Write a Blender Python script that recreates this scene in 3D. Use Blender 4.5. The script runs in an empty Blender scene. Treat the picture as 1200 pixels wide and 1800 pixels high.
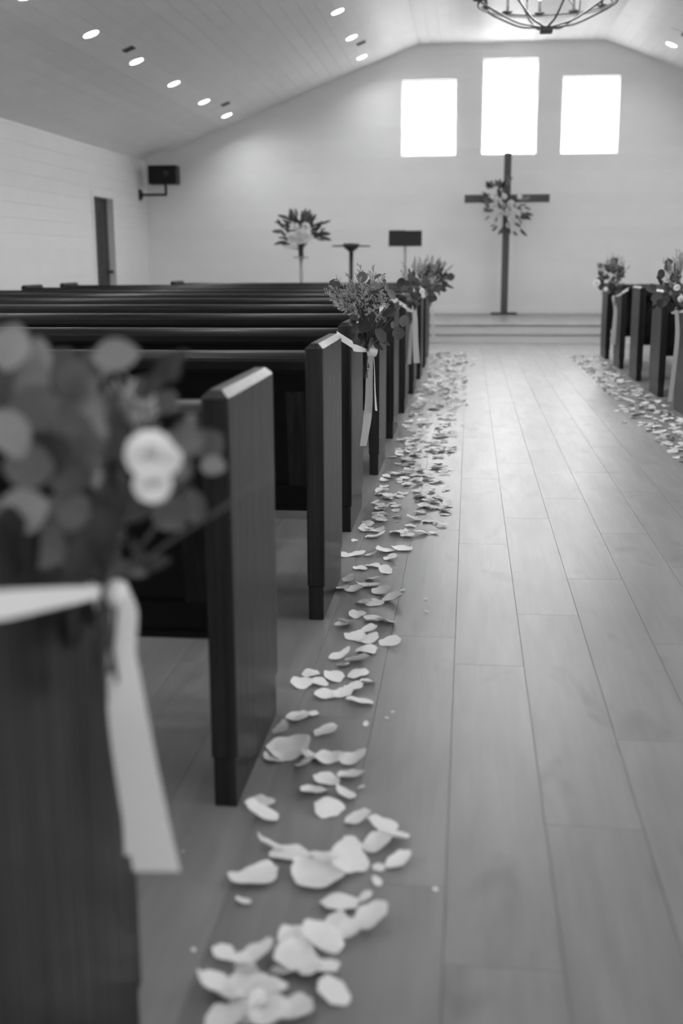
import bpy, bmesh, math, random
from mathutils import Vector, Matrix
import numpy as np

# ------------------------------------------------------------------ camera
sc = bpy.context.scene
COL = sc.collection
F, PITCH, YAW, ROLL, CH = 1988.6, math.radians(12.494), math.radians(6.369), math.radians(0.244), 1.15
fw = Vector((-math.sin(YAW)*math.cos(PITCH), math.cos(YAW)*math.cos(PITCH), -math.sin(PITCH)))
r0 = Vector((math.cos(YAW), math.sin(YAW), 0)); d0 = fw.cross(r0)
rt = math.cos(ROLL)*r0 + math.sin(ROLL)*d0
dn = -math.sin(ROLL)*r0 + math.cos(ROLL)*d0
CAM = Vector((0, 0, CH))
cd = bpy.data.cameras.new('camera'); cam = bpy.data.objects.new('camera', cd); COL.objects.link(cam)
cam.matrix_world = Matrix(((rt.x, -dn.x, -fw.x, 0), (rt.y, -dn.y, -fw.y, 0), (rt.z, -dn.z, -fw.z, CH), (0, 0, 0, 1)))
cd.sensor_fit = 'VERTICAL'; cd.sensor_height = 36; cd.sensor_width = 24; cd.lens = F/1800*36
cd.clip_start = 0.05; cd.clip_end = 300
cd.dof.use_dof = True; cd.dof.focus_distance = 4.75; cd.dof.aperture_fstop = 2.1
sc.camera = cam

# ------------------------------------------------------------------ light
SKY, LAMP, BULB, EXPO = 11.0, 4.5, 3.0, 1.05
w = bpy.data.worlds.new('overcast_sky'); sc.world = w; w.use_nodes = True
w.node_tree.nodes['Background'].inputs[0].default_value = (1, 1, 1, 1)
w.node_tree.nodes['Background'].inputs[1].default_value = SKY
vs = sc.view_settings
vs.view_transform = 'Standard'; vs.look = 'None'; vs.gamma = 1; vs.use_curve_mapping = False; vs.exposure = EXPO
sc.cycles.max_bounces = 10; sc.cycles.diffuse_bounces = 6; sc.cycles.glossy_bounces = 4; sc.cycles.transparent_max_bounces = 8
sc.cycles.sample_clamp_indirect = 8
sc.cycles.caustics_reflective = False; sc.cycles.caustics_refractive = False

# ------------------------------------------------------------------ pixel helpers (1200 x 1800)
def ray(x, y): return (x-600)/F*rt + (y-900)/F*dn + fw
def on_y(x, y, Y): v = ray(x, y); return CAM + v*(Y/v.y)
def on_z(x, y, z=0): v = ray(x, y); return CAM + v*((z-CH)/v.z)
def px(P):
    v = Vector(P)-CAM; z = v.dot(fw)
    return (600+F*v.dot(rt)/z, 900+F*v.dot(dn)/z, z)

# ------------------------------------------------------------------ materials (black-and-white place)
def mat(name, v, rough=.5, spec=.5, noise=0, nscale=5, stretch=(1, 1, 1), bump=0, bscale=40, coat=0, coat_rough=.2, emit=0, sharp=0, isl=0, objrand=0, coords='Object', sheen=0):
    m = bpy.data.materials.new(name); m.use_nodes = True
    nt = m.node_tree; N = nt.nodes; L = nt.links; b = N['Principled BSDF']
    b.inputs['Base Color'].default_value = (v, v, v, 1); b.inputs['Roughness'].default_value = rough
    b.inputs['Specular IOR Level'].default_value = spec
    b.inputs['Coat Weight'].default_value = coat; b.inputs['Coat Roughness'].default_value = coat_rough
    if emit:
        b.inputs['Emission Color'].default_value = (1, 1, 1, 1); b.inputs['Emission Strength'].default_value = emit
    tc = N.new('ShaderNodeTexCoord'); mp = N.new('ShaderNodeMapping'); mp.inputs['Scale'].default_value = stretch
    L.new(tc.outputs[coords], mp.inputs[0])
    oi = N.new('ShaderNodeObjectInfo'); ge = N.new('ShaderNodeNewGeometry')
    add = N.new('ShaderNodeMath'); L.new(oi.outputs['Random'], add.inputs[0]); L.new(ge.outputs['Random Per Island'], add.inputs[1])
    fr = N.new('ShaderNodeMath'); fr.operation = 'FRACT'; L.new(add.outputs[0], fr.inputs[0])
    if noise or isl:
        nz = N.new('ShaderNodeTexNoise'); nz.noise_dimensions = '4D'; nz.inputs['Scale'].default_value = nscale; nz.inputs['Detail'].default_value = 6
        L.new(mp.outputs[0], nz.inputs['Vector'])
        mu = N.new('ShaderNodeMath'); mu.operation = 'MULTIPLY'; mu.inputs[1].default_value = 37; L.new(fr.outputs[0], mu.inputs[0]); L.new(mu.outputs[0], nz.inputs['W'])
        mr = N.new('ShaderNodeMapRange'); mr.inputs['From Min'].default_value = .25+sharp; mr.inputs['From Max'].default_value = .75-sharp
        mr.inputs['To Min'].default_value = 1-noise; mr.inputs['To Max'].default_value = 1+noise; L.new(nz.outputs[0], mr.inputs[0])
        m2 = N.new('ShaderNodeMapRange'); m2.inputs['To Min'].default_value = v*(1-isl); m2.inputs['To Max'].default_value = v*(1+isl); L.new(fr.outputs[0], m2.inputs[0])
        mm = N.new('ShaderNodeMath'); mm.operation = 'MULTIPLY'; L.new(mr.outputs[0], mm.inputs[0]); L.new(m2.outputs[0], mm.inputs[1])
        L.new(mm.outputs[0], b.inputs['Base Color'])
    if bump:
        n2 = N.new('ShaderNodeTexNoise'); n2.inputs['Scale'].default_value = bscale; n2.inputs['Detail'].default_value = 4
        L.new(mp.outputs[0], n2.inputs['Vector'])
        bp = N.new('ShaderNodeBump'); bp.inputs['Strength'].default_value = bump; bp.inputs['Distance'].default_value = .01
        L.new(n2.outputs[0], bp.inputs['Height']); L.new(bp.outputs[0], b.inputs['Normal'])
    return m

def floor_mat():
    m = bpy.data.materials.new('oak_plank'); m.use_nodes = True
    nt = m.node_tree; N = nt.nodes; L = nt.links; b = N['Principled BSDF']
    tc = N.new('ShaderNodeTexCoord'); oi = N.new('ShaderNodeObjectInfo'); ge = N.new('ShaderNodeNewGeometry')
    add = N.new('ShaderNodeMath'); L.new(oi.outputs['Random'], add.inputs[0]); L.new(ge.outputs['Random Per Island'], add.inputs[1])
    fr = N.new('ShaderNodeMath'); fr.operation = 'FRACT'; L.new(add.outputs[0], fr.inputs[0])
    mu = N.new('ShaderNodeMath'); mu.operation = 'MULTIPLY'; mu.inputs[1].default_value = 91; L.new(fr.outputs[0], mu.inputs[0])
    def noise(scale, stretch, lo, hi, detail=5, dist=0, f0=.3, f1=.7):
        mp = N.new('ShaderNodeMapping'); mp.inputs['Scale'].default_value = stretch; L.new(tc.outputs['Object'], mp.inputs[0])
        nz = N.new('ShaderNodeTexNoise'); nz.noise_dimensions = '4D'; nz.inputs['Scale'].default_value = scale; nz.inputs['Detail'].default_value = detail
        nz.inputs['Distortion'].default_value = dist
        L.new(mp.outputs[0], nz.inputs['Vector']); L.new(mu.outputs[0], nz.inputs['W'])
        mr = N.new('ShaderNodeMapRange'); mr.inputs['From Min'].default_value = f0; mr.inputs['From Max'].default_value = f1
        mr.inputs['To Min'].default_value = lo; mr.inputs['To Max'].default_value = hi; L.new(nz.outputs[0], mr.inputs[0])
        return mr.outputs[0], nz.outputs[0]
    a, _ = noise(9, (1, .16, 1), .80, 1.13, 3, .4)        # broad streaks
    g, graw = noise(60, (1, .06, 1), .93, 1.05, 5, .3)    # fine grain
    k, _ = noise(6, (1.3, .55, 1), .70, 1.0, 2, .6, .24, .40)   # scattered dark knots
    t = N.new('ShaderNodeMapRange'); t.inputs['To Min'].default_value = .185; t.inputs['To Max'].default_value = .212; L.new(fr.outputs[0], t.inputs[0])
    cur = t.outputs[0]
    for s in (a, g, k):
        mm = N.new('ShaderNodeMath'); mm.operation = 'MULTIPLY'; L.new(cur, mm.inputs[0]); L.new(s, mm.inputs[1]); cur = mm.outputs[0]
    L.new(cur, b.inputs['Base Color'])
    b.inputs['Roughness'].default_value = .37; b.inputs['Specular IOR Level'].default_value = .5
    bp = N.new('ShaderNodeBump'); bp.inputs['Strength'].default_value = .08; bp.inputs['Distance'].default_value = .004
    L.new(graw, bp.inputs['Height']); L.new(bp.outputs[0], b.inputs['Normal'])
    return m

M = dict(
    floor=floor_mat(),
    gap=mat('plank_joint', .12, .8),
    wall=mat('painted_wall_board', .86, .55, .35, .02, 3, isl=.012),
    ceil=mat('painted_ceiling_board', .87, .46, .22, .03, 3, isl=.03),
    trim=mat('white_trim_paint', .86, .4),
    pew=mat('dark_stained_oak', .008, .44, .23, .95, 34, (1, 1, .03), .5, 80, coat=.18, sharp=.10, coat_rough=.22),
    pewx=mat('dark_stained_oak_lengthwise', .003, .36, .2, .45, 26, (.05, 1, 1), .06, 60, coat=.06, coat_rough=.2),
    cross=mat('cross_timber', .10, .6, .3, .25, 14, (1, 1, .1)),
    black=mat('black_plastic', .012, .5, .4),
    metal=mat('black_iron', .03, .45),
    chrome=mat('brushed_steel', .33, .3),
    door=mat('dark_door_paint', .018, .4),
    grille=mat('speaker_grille', .018, .7, .2, bump=.4, bscale=400),
    petal=mat('white_petal', .86, .55, .3, .06, 20, bump=.15, bscale=60),
    flower=mat('white_flower', .84, .6, .2, .08, 20),
    leaf=mat('eucalyptus_leaf', .10, .6, .3, .18, 12, isl=.35),
    leafd=mat('dark_leaf', .035, .55, .3, .2, 12, isl=.4),
    leafl=mat('pale_leaf', .20, .6, .3, .12, 12, isl=.2),
    stem=mat('plant_stem', .07, .6),
    bud=mat('pale_buds', .40, .7, .2),
    ribbon=mat('satin_ribbon', .80, .45, .4, bump=.03, bscale=200),
    ribbon_l=mat('ivory_ribbon', .55, .5, .4),
    vase=mat('dark_vase', .03, .3),
    stand=mat('pale_stand', .36, .4),
    lamp=mat('lit_diffuser', .8, .4, emit=6),
    bulb=mat('lit_bulb', .8, .4, emit=20),
    grass=mat('outdoor_ground', .30, .9),
    vent=mat('vent_dark', .06, .6),
)
def translucent(m, amount):
    nt = m.node_tree; N = nt.nodes; L = nt.links; b = N['Principled BSDF']; o = N['Material Output']
    t = N.new('ShaderNodeBsdfTranslucent'); mx = N.new('ShaderNodeMixShader'); mx.inputs[0].default_value = amount
    if b.inputs['Base Color'].links: L.new(b.inputs['Base Color'].links[0].from_socket, t.inputs[0])
    L.new(b.outputs[0], mx.inputs[1]); L.new(t.outputs[0], mx.inputs[2]); L.new(mx.outputs[0], o.inputs[0])
for k, q in (('petal', .1), ('flower', .1), ('leaf', .15), ('leafl', .15), ('ribbon', .1)): translucent(M[k], q)
def glass():
    m = bpy.data.materials.new('window_glass'); m.use_nodes = True; nt = m.node_tree; N = nt.nodes; L = nt.links
    N.remove(N['Principled BSDF']); o = N['Material Output']
    t = N.new('ShaderNodeBsdfTransparent'); t.inputs[0].default_value = (.95, .95, .95, 1)
    g = N.new('ShaderNodeBsdfGlossy'); g.inputs['Roughness'].default_value = .02
    mx = N.new('ShaderNodeMixShader'); mx.inputs[0].default_value = .06
    L.new(t.outputs[0], mx.inputs[1]); L.new(g.outputs[0], mx.inputs[2]); L.new(mx.outputs[0], o.inputs[0])
    return m
M['glass'] = glass()

# ------------------------------------------------------------------ mesh helpers
class MB:
    def __init__(s): s.v = []; s.f = []
    def add(s, vs, fs):
        n = len(s.v); s.v += [tuple(q) for q in vs]; s.f += [tuple(i+n for i in f) for f in fs]; return s
    def box(s, x0, x1, y0, y1, z0, z1):
        return s.add([(x0,y0,z0),(x1,y0,z0),(x1,y1,z0),(x0,y1,z0),(x0,y0,z1),(x1,y0,z1),(x1,y1,z1),(x0,y1,z1)],
                     [(0,3,2,1),(4,5,6,7),(0,1,5,4),(1,2,6,5),(2,3,7,6),(3,0,4,7)])
    def prism(s, poly, axis, a, b):
        # poly: 2D points; axis 0/1/2 extrusion axis
        n = len(poly)
        def P(p, t):
            if axis == 0: return (t, p[0], p[1])
            if axis == 1: return (p[0], t, p[1])
            return (p[0], p[1], t)
        vs = [P(p, a) for p in poly]+[P(p, b) for p in poly]
        fs = [tuple(range(n))[::-1], tuple(range(n, 2*n))]+[(i, (i+1) % n, (i+1) % n+n, i+n) for i in range(n)]
        return s.add(vs, fs)
    def tube(s, pts, r, n=6, cap=True):
        pts = [Vector(p) for p in pts]; rs = r if isinstance(r, (list, tuple)) else [r]*len(pts)
        rings = []; up = Vector((0, 0, 1)); base = len(s.v)
        for i, p in enumerate(pts):
            t = (pts[min(i+1, len(pts)-1)]-pts[max(i-1, 0)])
            t = t.normalized() if t.length > 1e-9 else Vector((0, 0, 1))
            a = t.cross(up)
            if a.length < 1e-3: a = t.cross(Vector((1, 0, 0)))
            a.normalize(); b = t.cross(a)
            for k in range(n):
                th = 2*math.pi*k/n
                s.v.append(tuple(p+(a*math.cos(th)+b*math.sin(th))*rs[i]))
        for i in range(len(pts)-1):
            for k in range(n):
                s.f.append((base+i*n+k, base+i*n+(k+1) % n, base+(i+1)*n+(k+1) % n, base+(i+1)*n+k))
        if cap:
            s.f.append(tuple(base+k for k in range(n))[::-1]); s.f.append(tuple(base+(len(pts)-1)*n+k for k in range(n)))
        return s
    def lathe(s, prof, n=24, c=(0, 0, 0), cap=True):
        base = len(s.v)
        for (r, z) in prof:
            for k in range(n):
                th = 2*math.pi*k/n; s.v.append((c[0]+r*math.cos(th), c[1]+r*math.sin(th), c[2]+z))
        for i in range(len(prof)-1):
            for k in range(n):
                s.f.append((base+i*n+k, base+i*n+(k+1) % n, base+(i+1)*n+(k+1) % n, base+(i+1)*n+k))
        if cap:
            s.f.append(tuple(base+k for k in range(n))[::-1]); s.f.append(tuple(base+(len(prof)-1)*n+k for k in range(n)))
        return s
    def ball(s, c, r, nu=8, nv=5):
        prof = [(max(1e-4, math.sin(math.pi*i/nv))*r, -math.cos(math.pi*i/nv)*r) for i in range(nv+1)]
        return s.lathe(prof, nu, c, False)
    def mesh(s, name, m, smooth=False, bevel=0, seg=2):
        me = bpy.data.meshes.new(name); me.from_pydata(s.v, [], s.f); me.update()
        if bevel:
            bm = bmesh.new(); bm.from_mesh(me)
            es = [e for e in bm.edges if len(e.link_faces) == 2 and e.calc_face_angle() > .5]
            bmesh.ops.bevel(bm, geom=es, offset=bevel, segments=seg, profile=.5, affect='EDGES', clamp_overlap=True)
            bm.to_mesh(me); bm.free()
        me.materials.append(M[m] if isinstance(m, str) else m)
        if smooth:
            for p in me.polygons: p.use_smooth = True
        return me
    def build(s, name, m, parent=None, smooth=False, bevel=0, seg=2, kind=None):
        return link(name, s.mesh(name, m, smooth, bevel, seg), parent, kind)

def link(name, me, parent=None, kind=None, mtx=None):
    o = bpy.data.objects.new(name, me); COL.objects.link(o)
    if parent: o.parent = parent
    if kind: o['kind'] = kind
    if mtx is not None: o.matrix_basis = mtx
    return o
def tag(o, label=None, cat=None, group=None, kind=None):
    if label: o['label'] = label
    if cat: o['category'] = cat
    if group: o['group'] = group
    if kind: o['kind'] = kind
    return o
def empty(name, loc=(0, 0, 0), label=None, cat=None, group=None, kind=None):
    o = bpy.data.objects.new(name, None); COL.objects.link(o); o.location = loc; o.empty_display_size = .1
    return tag(o, label, cat, group, kind)
def copy_tree(o, parent=None):
    c = o.copy(); COL.objects.link(c); c.parent = parent
    for ch in o.children: copy_tree(ch, c)
    return c
def basis(pos, ydir, normal, s):
    y = Vector(ydir).normalized(); z = Vector(normal); z = z-y*z.dot(y)
    if z.length < 1e-4: z = y.orthogonal()
    z.normalize(); x = y.cross(z)
    sx, sy, sz = s if isinstance(s, tuple) else (s, s, s)
    return Matrix(((x.x*sx, y.x*sy, z.x*sz, pos[0]), (x.y*sx, y.y*sy, z.y*sz, pos[1]), (x.z*sx, y.z*sy, z.z*sz, pos[2]), (0, 0, 0, 1)))

# ------------------------------------------------------------------ room
XC = .61
XL, XR, Y0, Y1 = -5.773, 6.993, -8.0, 20.5
ZS, ZF = 2.90, 4.745            # eaves, flat ceiling
FX0, FX1 = -.94, 2.16
SL = (ZF-ZS)/(FX0-XL)
STEP_Y, PLAT_Y, PLAT_Z = 16.45, 16.78, .24
PX0, PX1 = XC-4.2, XC+4.2      # platform
T = .16                         # wall thickness
BW = .19                        # board width

ground = MB().box(-90, 90, -60, 140, -.9, -.6).build('ground', 'grass', kind='structure')

# floor: slab + planks
floor = MB().box(XL-T, XR+T, Y0-T, Y1+T, -.30, -.012).build('floor', 'gap', kind='structure')
PWD, PLN, SEAM0 = .2014, 1.453, -.022
phase = {-1: 3.385, 0: 4.6, 1: 3.65, 2: 4.104, 3: 3.385}
rnd = random.Random(5)
planks = []
k0 = int(math.floor((XL-SEAM0)/PWD)); k1 = int(math.ceil((XR-SEAM0)/PWD))
for k in range(k0, k1):
    ph = phase.get(k, rnd.uniform(0, PLN)) % PLN
    x0, x1 = max(XL, SEAM0+k*PWD), min(XR, SEAM0+(k+1)*PWD)
    n = int((Y0-ph)//PLN)
    yend = STEP_Y if PX0-PWD < x0 < PX1 else Y1
    while ph+n*PLN < yend:
        a, b = max(Y0, ph+n*PLN), min(yend, ph+(n+1)*PLN); n += 1
        if b-a < .02: continue
        pc = px(((x0+x1)/2, max((a+b)/2, .9), 0)); score = 0
        if pc[2] > .3 and -150 < pc[0] < 1350 and pc[1] < 2100 and b > 1.0:
            score = 1/pc[2]**3*(1 if -.6 < x0 < 1.7 else .25)
        planks.append((score, x0, x1, a, b))
planks.sort(reverse=True)
def plank_mb(x0, x1, a, b, mb):
    g = .0003; c = .0007
    vs = [(x0+g, a+g, -.012), (x1-g, a+g, -.012), (x1-g, b-g, -.012), (x0+g, b-g, -.012),
          (x0+g, a+g, -c), (x1-g, a+g, -c), (x1-g, b-g, -c), (x0+g, b-g, -c),
          (x0+g+c, a+g+c, 0), (x1-g-c, a+g+c, 0), (x1-g-c, b-g-c, 0), (x0+g+c, b-g-c, 0)]
    return mb.add(vs, [(0,1,5,4),(1,2,6,5),(2,3,7,6),(3,0,4,7),(4,5,9,8),(5,6,10,9),(6,7,11,10),(7,4,8,11),(8,9,10,11)])
cache = {}
rest = MB()
for i, (s, x0, x1, a, b) in enumerate(planks):
    if i < 300:
        key = (round(x1-x0, 3), round(b-a, 3))
        if key not in cache: cache[key] = plank_mb(0, x1-x0, 0, b-a, MB()).mesh('plank', 'floor')
        o = link('plank', cache[key], floor); o.location = (x0, a, 0)
    else: plank_mb(x0, x1, a, b, rest)
rest.build('plank_field', 'floor', floor, kind='stuff')

# platform with one step
plat = MB().box(PX0, PX1, PLAT_Y, Y1-.015, -.012, PLAT_Z-.0125).build('platform', 'trim', kind='structure')
MB().box(PX0, PX1, STEP_Y, PLAT_Y, -.012, .106).build('step_riser', 'trim', plat)
MB().box(PX0, PX1, STEP_Y-.012, PLAT_Y, .106, .12).build('step_tread', 'floor', plat, bevel=.004)
rnd = random.Random(8)
nx = round((PX1-PX0)/PWD); pw = (PX1-PX0)/nx
for k in range(nx):
    x0, x1 = PX0+k*pw, PX0+(k+1)*pw
    cuts = [PLAT_Y-.02]; y = PLAT_Y-.02+rnd.uniform(.3, PLN)
    while y < Y1-.1: cuts.append(y); y += PLN
    cuts.append(Y1-.015)
    for a, b in zip(cuts, cuts[1:]):
        link('plank', plank_mb(0, x1-x0, 0, b-a, MB()).mesh('plank', 'floor'), plat).location = (x0, a, PLAT_Z)

# walls
def zc(x):                                     # ceiling height at x
    if x < FX0: return ZS+(x-XL)*SL
    if x > FX1: return ZS+(XR-x)*(ZF-ZS)/(XR-FX1)
    return ZF
def xspan(z):
    if z <= ZS: return XL, XR
    return XL+(z-ZS)/SL, XR-(z-ZS)*(XR-FX1)/(ZF-ZS)
WIN = [(-1.215, -.275, 2.925, 4.175), (.155, 1.085, 2.93, 4.49), (1.50, 2.45, 2.925, 4.18)]
def end_wall(name, y_in, sgn, wins, board_child):
    # y_in inner face; sgn +1 wall extends to +Y
    rows = [0]
    while rows[-1]+BW < ZF-.02: rows.append(rows[-1]+BW)
    rows = sorted(rows+[ZF, ZS]); rows = [q for i, q in enumerate(rows) if q in (ZF, ZS) or all(abs(q-z) > .03 for z in (ZS, ZF))]
    back = MB(); boards = []
    bt = .018
    for z0, z1 in zip(rows, rows[1:]):
        a0, b0 = xspan(z0); a1, b1 = xspan(z1)
        xs = sorted({q for wd in wins if wd[2] < z1 and wd[3] > z0 for q in wd[:2]})
        segs = []; lo = None
        edges = [None]+xs+[None]
        for i in range(len(edges)-1):
            l, r = edges[i], edges[i+1]
            zz = [(z0, z1)]
            for wd in wins:
                if l is not None and r is not None and abs(l-wd[0]) < 1e-6 and wd[2] < z1 and wd[3] > z0:
                    zz = [(p, q) for p, q in ((z0, wd[2]), (wd[3], z1)) if q-p > .004]
            for p, q in zz:
                la, lb = (xspan(p)[0], xspan(q)[0]) if l is None else (l, l)
                ra, rb = (xspan(p)[1], xspan(q)[1]) if r is None else (r, r)
                segs.append([(la, p), (ra, p), (rb, q), (lb, q)])
        for s in segs:
            back.prism(s, 1, y_in+sgn*bt, y_in+sgn*T)
            g = .0008
            boards.append([(s[0][0], s[0][1]+g), (s[1][0], s[1][1]+g), (s[2][0], s[2][1]-g), (s[3][0], s[3][1]-g)])
    wl = back.build(name, 'wall', kind='structure')
    for s in boards:
        MB().prism(s, 1, y_in, y_in+sgn*bt).build('board', 'wall', wl)
    return wl
wall_front = end_wall('wall_front', Y1, 1, WIN, True)
RD = (XC-.7, XC+.7, .0, 2.15)      # unseen glazed entrance added in the rear wall to light from behind
wall_rear = MB()
for poly in ([(XL-T, -.3), (RD[0], -.3), (RD[0], 2.15), (XL-T, 2.15)], [(RD[1], -.3), (XR+T, -.3), (XR+T, 2.15), (RD[1], 2.15)], [(RD[0], -.3), (RD[1], -.3), (RD[1], 0), (RD[0], 0)],
             [(XL-T, 2.15), (XR+T, 2.15), (XR+T, ZS), (FX1, ZF+.2), (FX0, ZF+.2), (XL-T, ZS)]): wall_rear.prism(poly, 1, Y0-T, Y0)
wall_rear = wall_rear.build('wall_rear', 'wall', kind='structure')
rd = empty('added_rear_door', (RD[0], Y0-.08, 0), kind='structure')
for i in range(2):
    x = i*.7
    lf = MB().box(x+.005, x+.10, -.02, .02, .01, 2.14).build('door_stile', 'trim', rd); MB().box(x+.60, x+.695, -.02, .02, .01, 2.14).build('door_stile', 'trim', rd)
    MB().box(x+.10, x+.60, -.02, .02, .01, .25).build('door_rail', 'trim', rd); MB().box(x+.10, x+.60, -.02, .02, 2.03, 2.14).build('door_rail', 'trim', rd)
    MB().box(x+.10, x+.60, -.003, .003, .25, 2.03).build('pane', 'glass', rd)
ld = bpy.data.lights.new('added_door_portal', 'AREA'); ld.shape = 'RECTANGLE'; ld.size = 1.4; ld.size_y = 2.15; ld.cycles.is_portal = True
lo = bpy.data.objects.new('added_door_portal', ld); COL.objects.link(lo); lo.parent = rd; lo.location = (.7, -.06, 1.075); lo.rotation_euler = (math.pi/2, 0, 0)

DY0, DY1, DZ = 17.485, 18.455, 2.145
ADDED_SIDE_WIN = [(c-.55, c+.55, 1.0, 2.6) for c in (-5.0, -.5, 4.0, 8.5)]  # invented windows out of view, added to raise the ambient light
def side_wall(name, x_in, sgn, openings):
    rows = [0]
    while rows[-1]+BW < ZS-.02: rows.append(rows[-1]+BW)
    rows.append(ZS); bt = .018
    back = MB(); wallboards = []
    def xr(a, b): return min(x_in+sgn*a, x_in+sgn*b), max(x_in+sgn*a, x_in+sgn*b)
    def pieces(ya, yb, z0, z1):
        hit = [o for o in openings if o[2] < z1 and o[3] > z0]
        ys = [ya]+sorted(q for o in hit for q in o[:2])+[yb]
        for l, r_ in zip(ys, ys[1:]):
            zz = [(z0, z1)]
            for o in hit:
                if abs(l-o[0]) < 1e-6: zz = [(p, q) for p, q in ((z0, o[2]), (o[3], z1)) if q-p > .004]
            for p, q in zz: yield l, r_, p, q
    zs = sorted({-.3, ZS}|{q for o in openings for q in o[2:]})
    for z0, z1 in zip(zs, zs[1:]):
        for l, r_, p, q in pieces(Y0-T, Y1+T, z0, z1): back.box(*xr(bt, T), l, r_, p, q)
    wl = back.build(name, 'wall', kind='structure')
    for z0, z1 in zip(rows, rows[1:]):
        for l, r_, p, q in pieces(Y0, Y1, z0, z1): MB().box(*xr(0, bt), l, r_, p+.0008, q-.0008).build('board', 'wall', wl)
    return wl
wall_left = side_wall('wall_left', XL, -1, ADDED_SIDE_WIN+[(DY0, DY1, -.3, DZ)])
wall_right = side_wall('wall_right', XR, 1, ADDED_SIDE_WIN)
for n, (sx, wd) in enumerate([(sx, wd) for sx in (-1, 1) for wd in ADDED_SIDE_WIN]):
    xf = XL-.13 if sx < 0 else XR+.08
    y0, y1, z0, z1 = wd; e = .03; win = MB()
    for q in ((y0, y0+e, z0, z1), (y1-e, y1, z0, z1), (y0+e, y1-e, z0, z0+e), (y0+e, y1-e, z1-e, z1)): win.box(xf, xf+.05, *q)
    wo = win.build('window_%d' % (n+4), 'trim', kind='structure')  # added light openings, numbered on after the real end-wall windows
    MB().box(xf+.022, xf+.028, y0+e, y1-e, z0+e, z1-e).build('pane', 'glass', wo)
    ld = bpy.data.lights.new('window_portal', 'AREA'); ld.shape = 'RECTANGLE'; ld.size = z1-z0; ld.size_y = y1-y0; ld.cycles.is_portal = True
    lo = bpy.data.objects.new('window_portal', ld); COL.objects.link(lo); lo.parent = wo
    lo.location = (xf+(.06 if sx > 0 else -.01), (y0+y1)/2, (z0+z1)/2); lo.rotation_euler = (0, math.pi/2*sx, 0)

# ceiling boards (running the length of the room) on a backing
ceil = MB()
pl = [(XL-T, ZS-.16*SL), (FX0, ZF), (FX1, ZF), (XR+T, ZS-.16*SL)]
off = .30
ceil.prism([(XL-T, ZS-.16*SL+.014), (FX0, ZF+.014), (FX1, ZF+.014), (XR+T, ZS-.16*SL+.014), (XR+T, ZS+off), (FX1, ZF+off), (FX0, ZF+off), (XL-T, ZS+off)], 1, Y0-T, Y1+T)
ceil = ceil.build('ceiling', 'ceil', kind='structure')
def ceiling_run(A, B):
    A = Vector((A[0], 0, A[1])); B = Vector((B[0], 0, B[1])); n = round((B-A).length/BW); u = (B-A)/n; t = u.normalized(); up = Vector((-t.z, 0, t.x))
    for i in range(n):
        p = A+u*i+t*.0015; q = A+u*(i+1)-t*.0015
        poly = [(v.x, v.z) for v in (p, q, q+up*.013, p+up*.013)]
        MB().prism(poly, 1, Y0, Y1).build('board', 'ceil', ceil)
ceiling_run((XL, ZS), (FX0, ZF)); ceiling_run((FX0, ZF), (FX1, ZF)); ceiling_run((FX1, ZF), (XR, ZS))

# windows
for i, (a, b, z0, z1) in enumerate(WIN):
    win = MB()
    e = .028
    yy = Y1+.085
    for q in ((a, a+e, z0, z1), (b-e, b, z0, z1), (a+e, b-e, z0, z0+e), (a+e, b-e, z1-e, z1)): win.box(q[0], q[1], yy, yy+.05, q[2], q[3])
    wo = win.build('window_%d' % (i+1), 'trim', kind='structure')
    MB().box(a+e, b-e, yy+.02, yy+.026, z0+e, z1-e).build('pane', 'glass', wo)
    ld = bpy.data.lights.new('window_portal', 'AREA'); ld.shape = 'RECTANGLE'; ld.size = b-a; ld.size_y = z1-z0; ld.cycles.is_portal = True
    lo = bpy.data.objects.new('window_portal', ld); COL.objects.link(lo); lo.parent = wo
    lo.location = ((a+b)/2, yy+.06, (z0+z1)/2); lo.rotation_euler = (-math.pi/2, 0, 0)

# door in the left wall
door = empty('door_1', (XL, DY0, 0), kind='structure')
LX = -.095
MB().box(LX-.04, LX, .0, DY1-DY0, .01, DZ).build('door_leaf', 'door', door)
for (y0, y1, z0, z1) in ((.15, .45, .25, .95), (.55, .82, .25, .95), (.15, .45, 1.1, 1.95), (.55, .82, 1.1, 1.95)):
    MB().box(LX, LX+.006, y0, y1, z0, z1).build('door_panel', 'door', door, bevel=.004, seg=1)
kb = MB().tube([(LX, .90, 1.0), (LX+.045, .90, 1.0)], .012, 8); kb.ball((LX+.06, .90, 1.0), .03, 10, 6)
kb.build('door_knob', 'metal', door, True)
W = DY1-DY0
for nm, q in (('casing', (0, .016, -.085, -.0, 0, DZ+.085)), ('casing', (0, .016, W, W+.085, 0, DZ+.085)), ('casing', (0, .016, 0, W, DZ, DZ+.085))):
    MB().box(*q).build(nm, 'trim', door, bevel=.003, seg=1)
# baseboards
MB().box(XL, XR, Y1-.014, Y1, 0, PLAT_Z+.11).build('baseboard_front', 'trim', kind='structure')
for a, b in ((Y0, DY0-.085), (DY1+.085, Y1-.014)):
    MB().box(XL, XL+.014, a, b, 0, .11).build('baseboard_left', 'trim', kind='structure')

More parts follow.
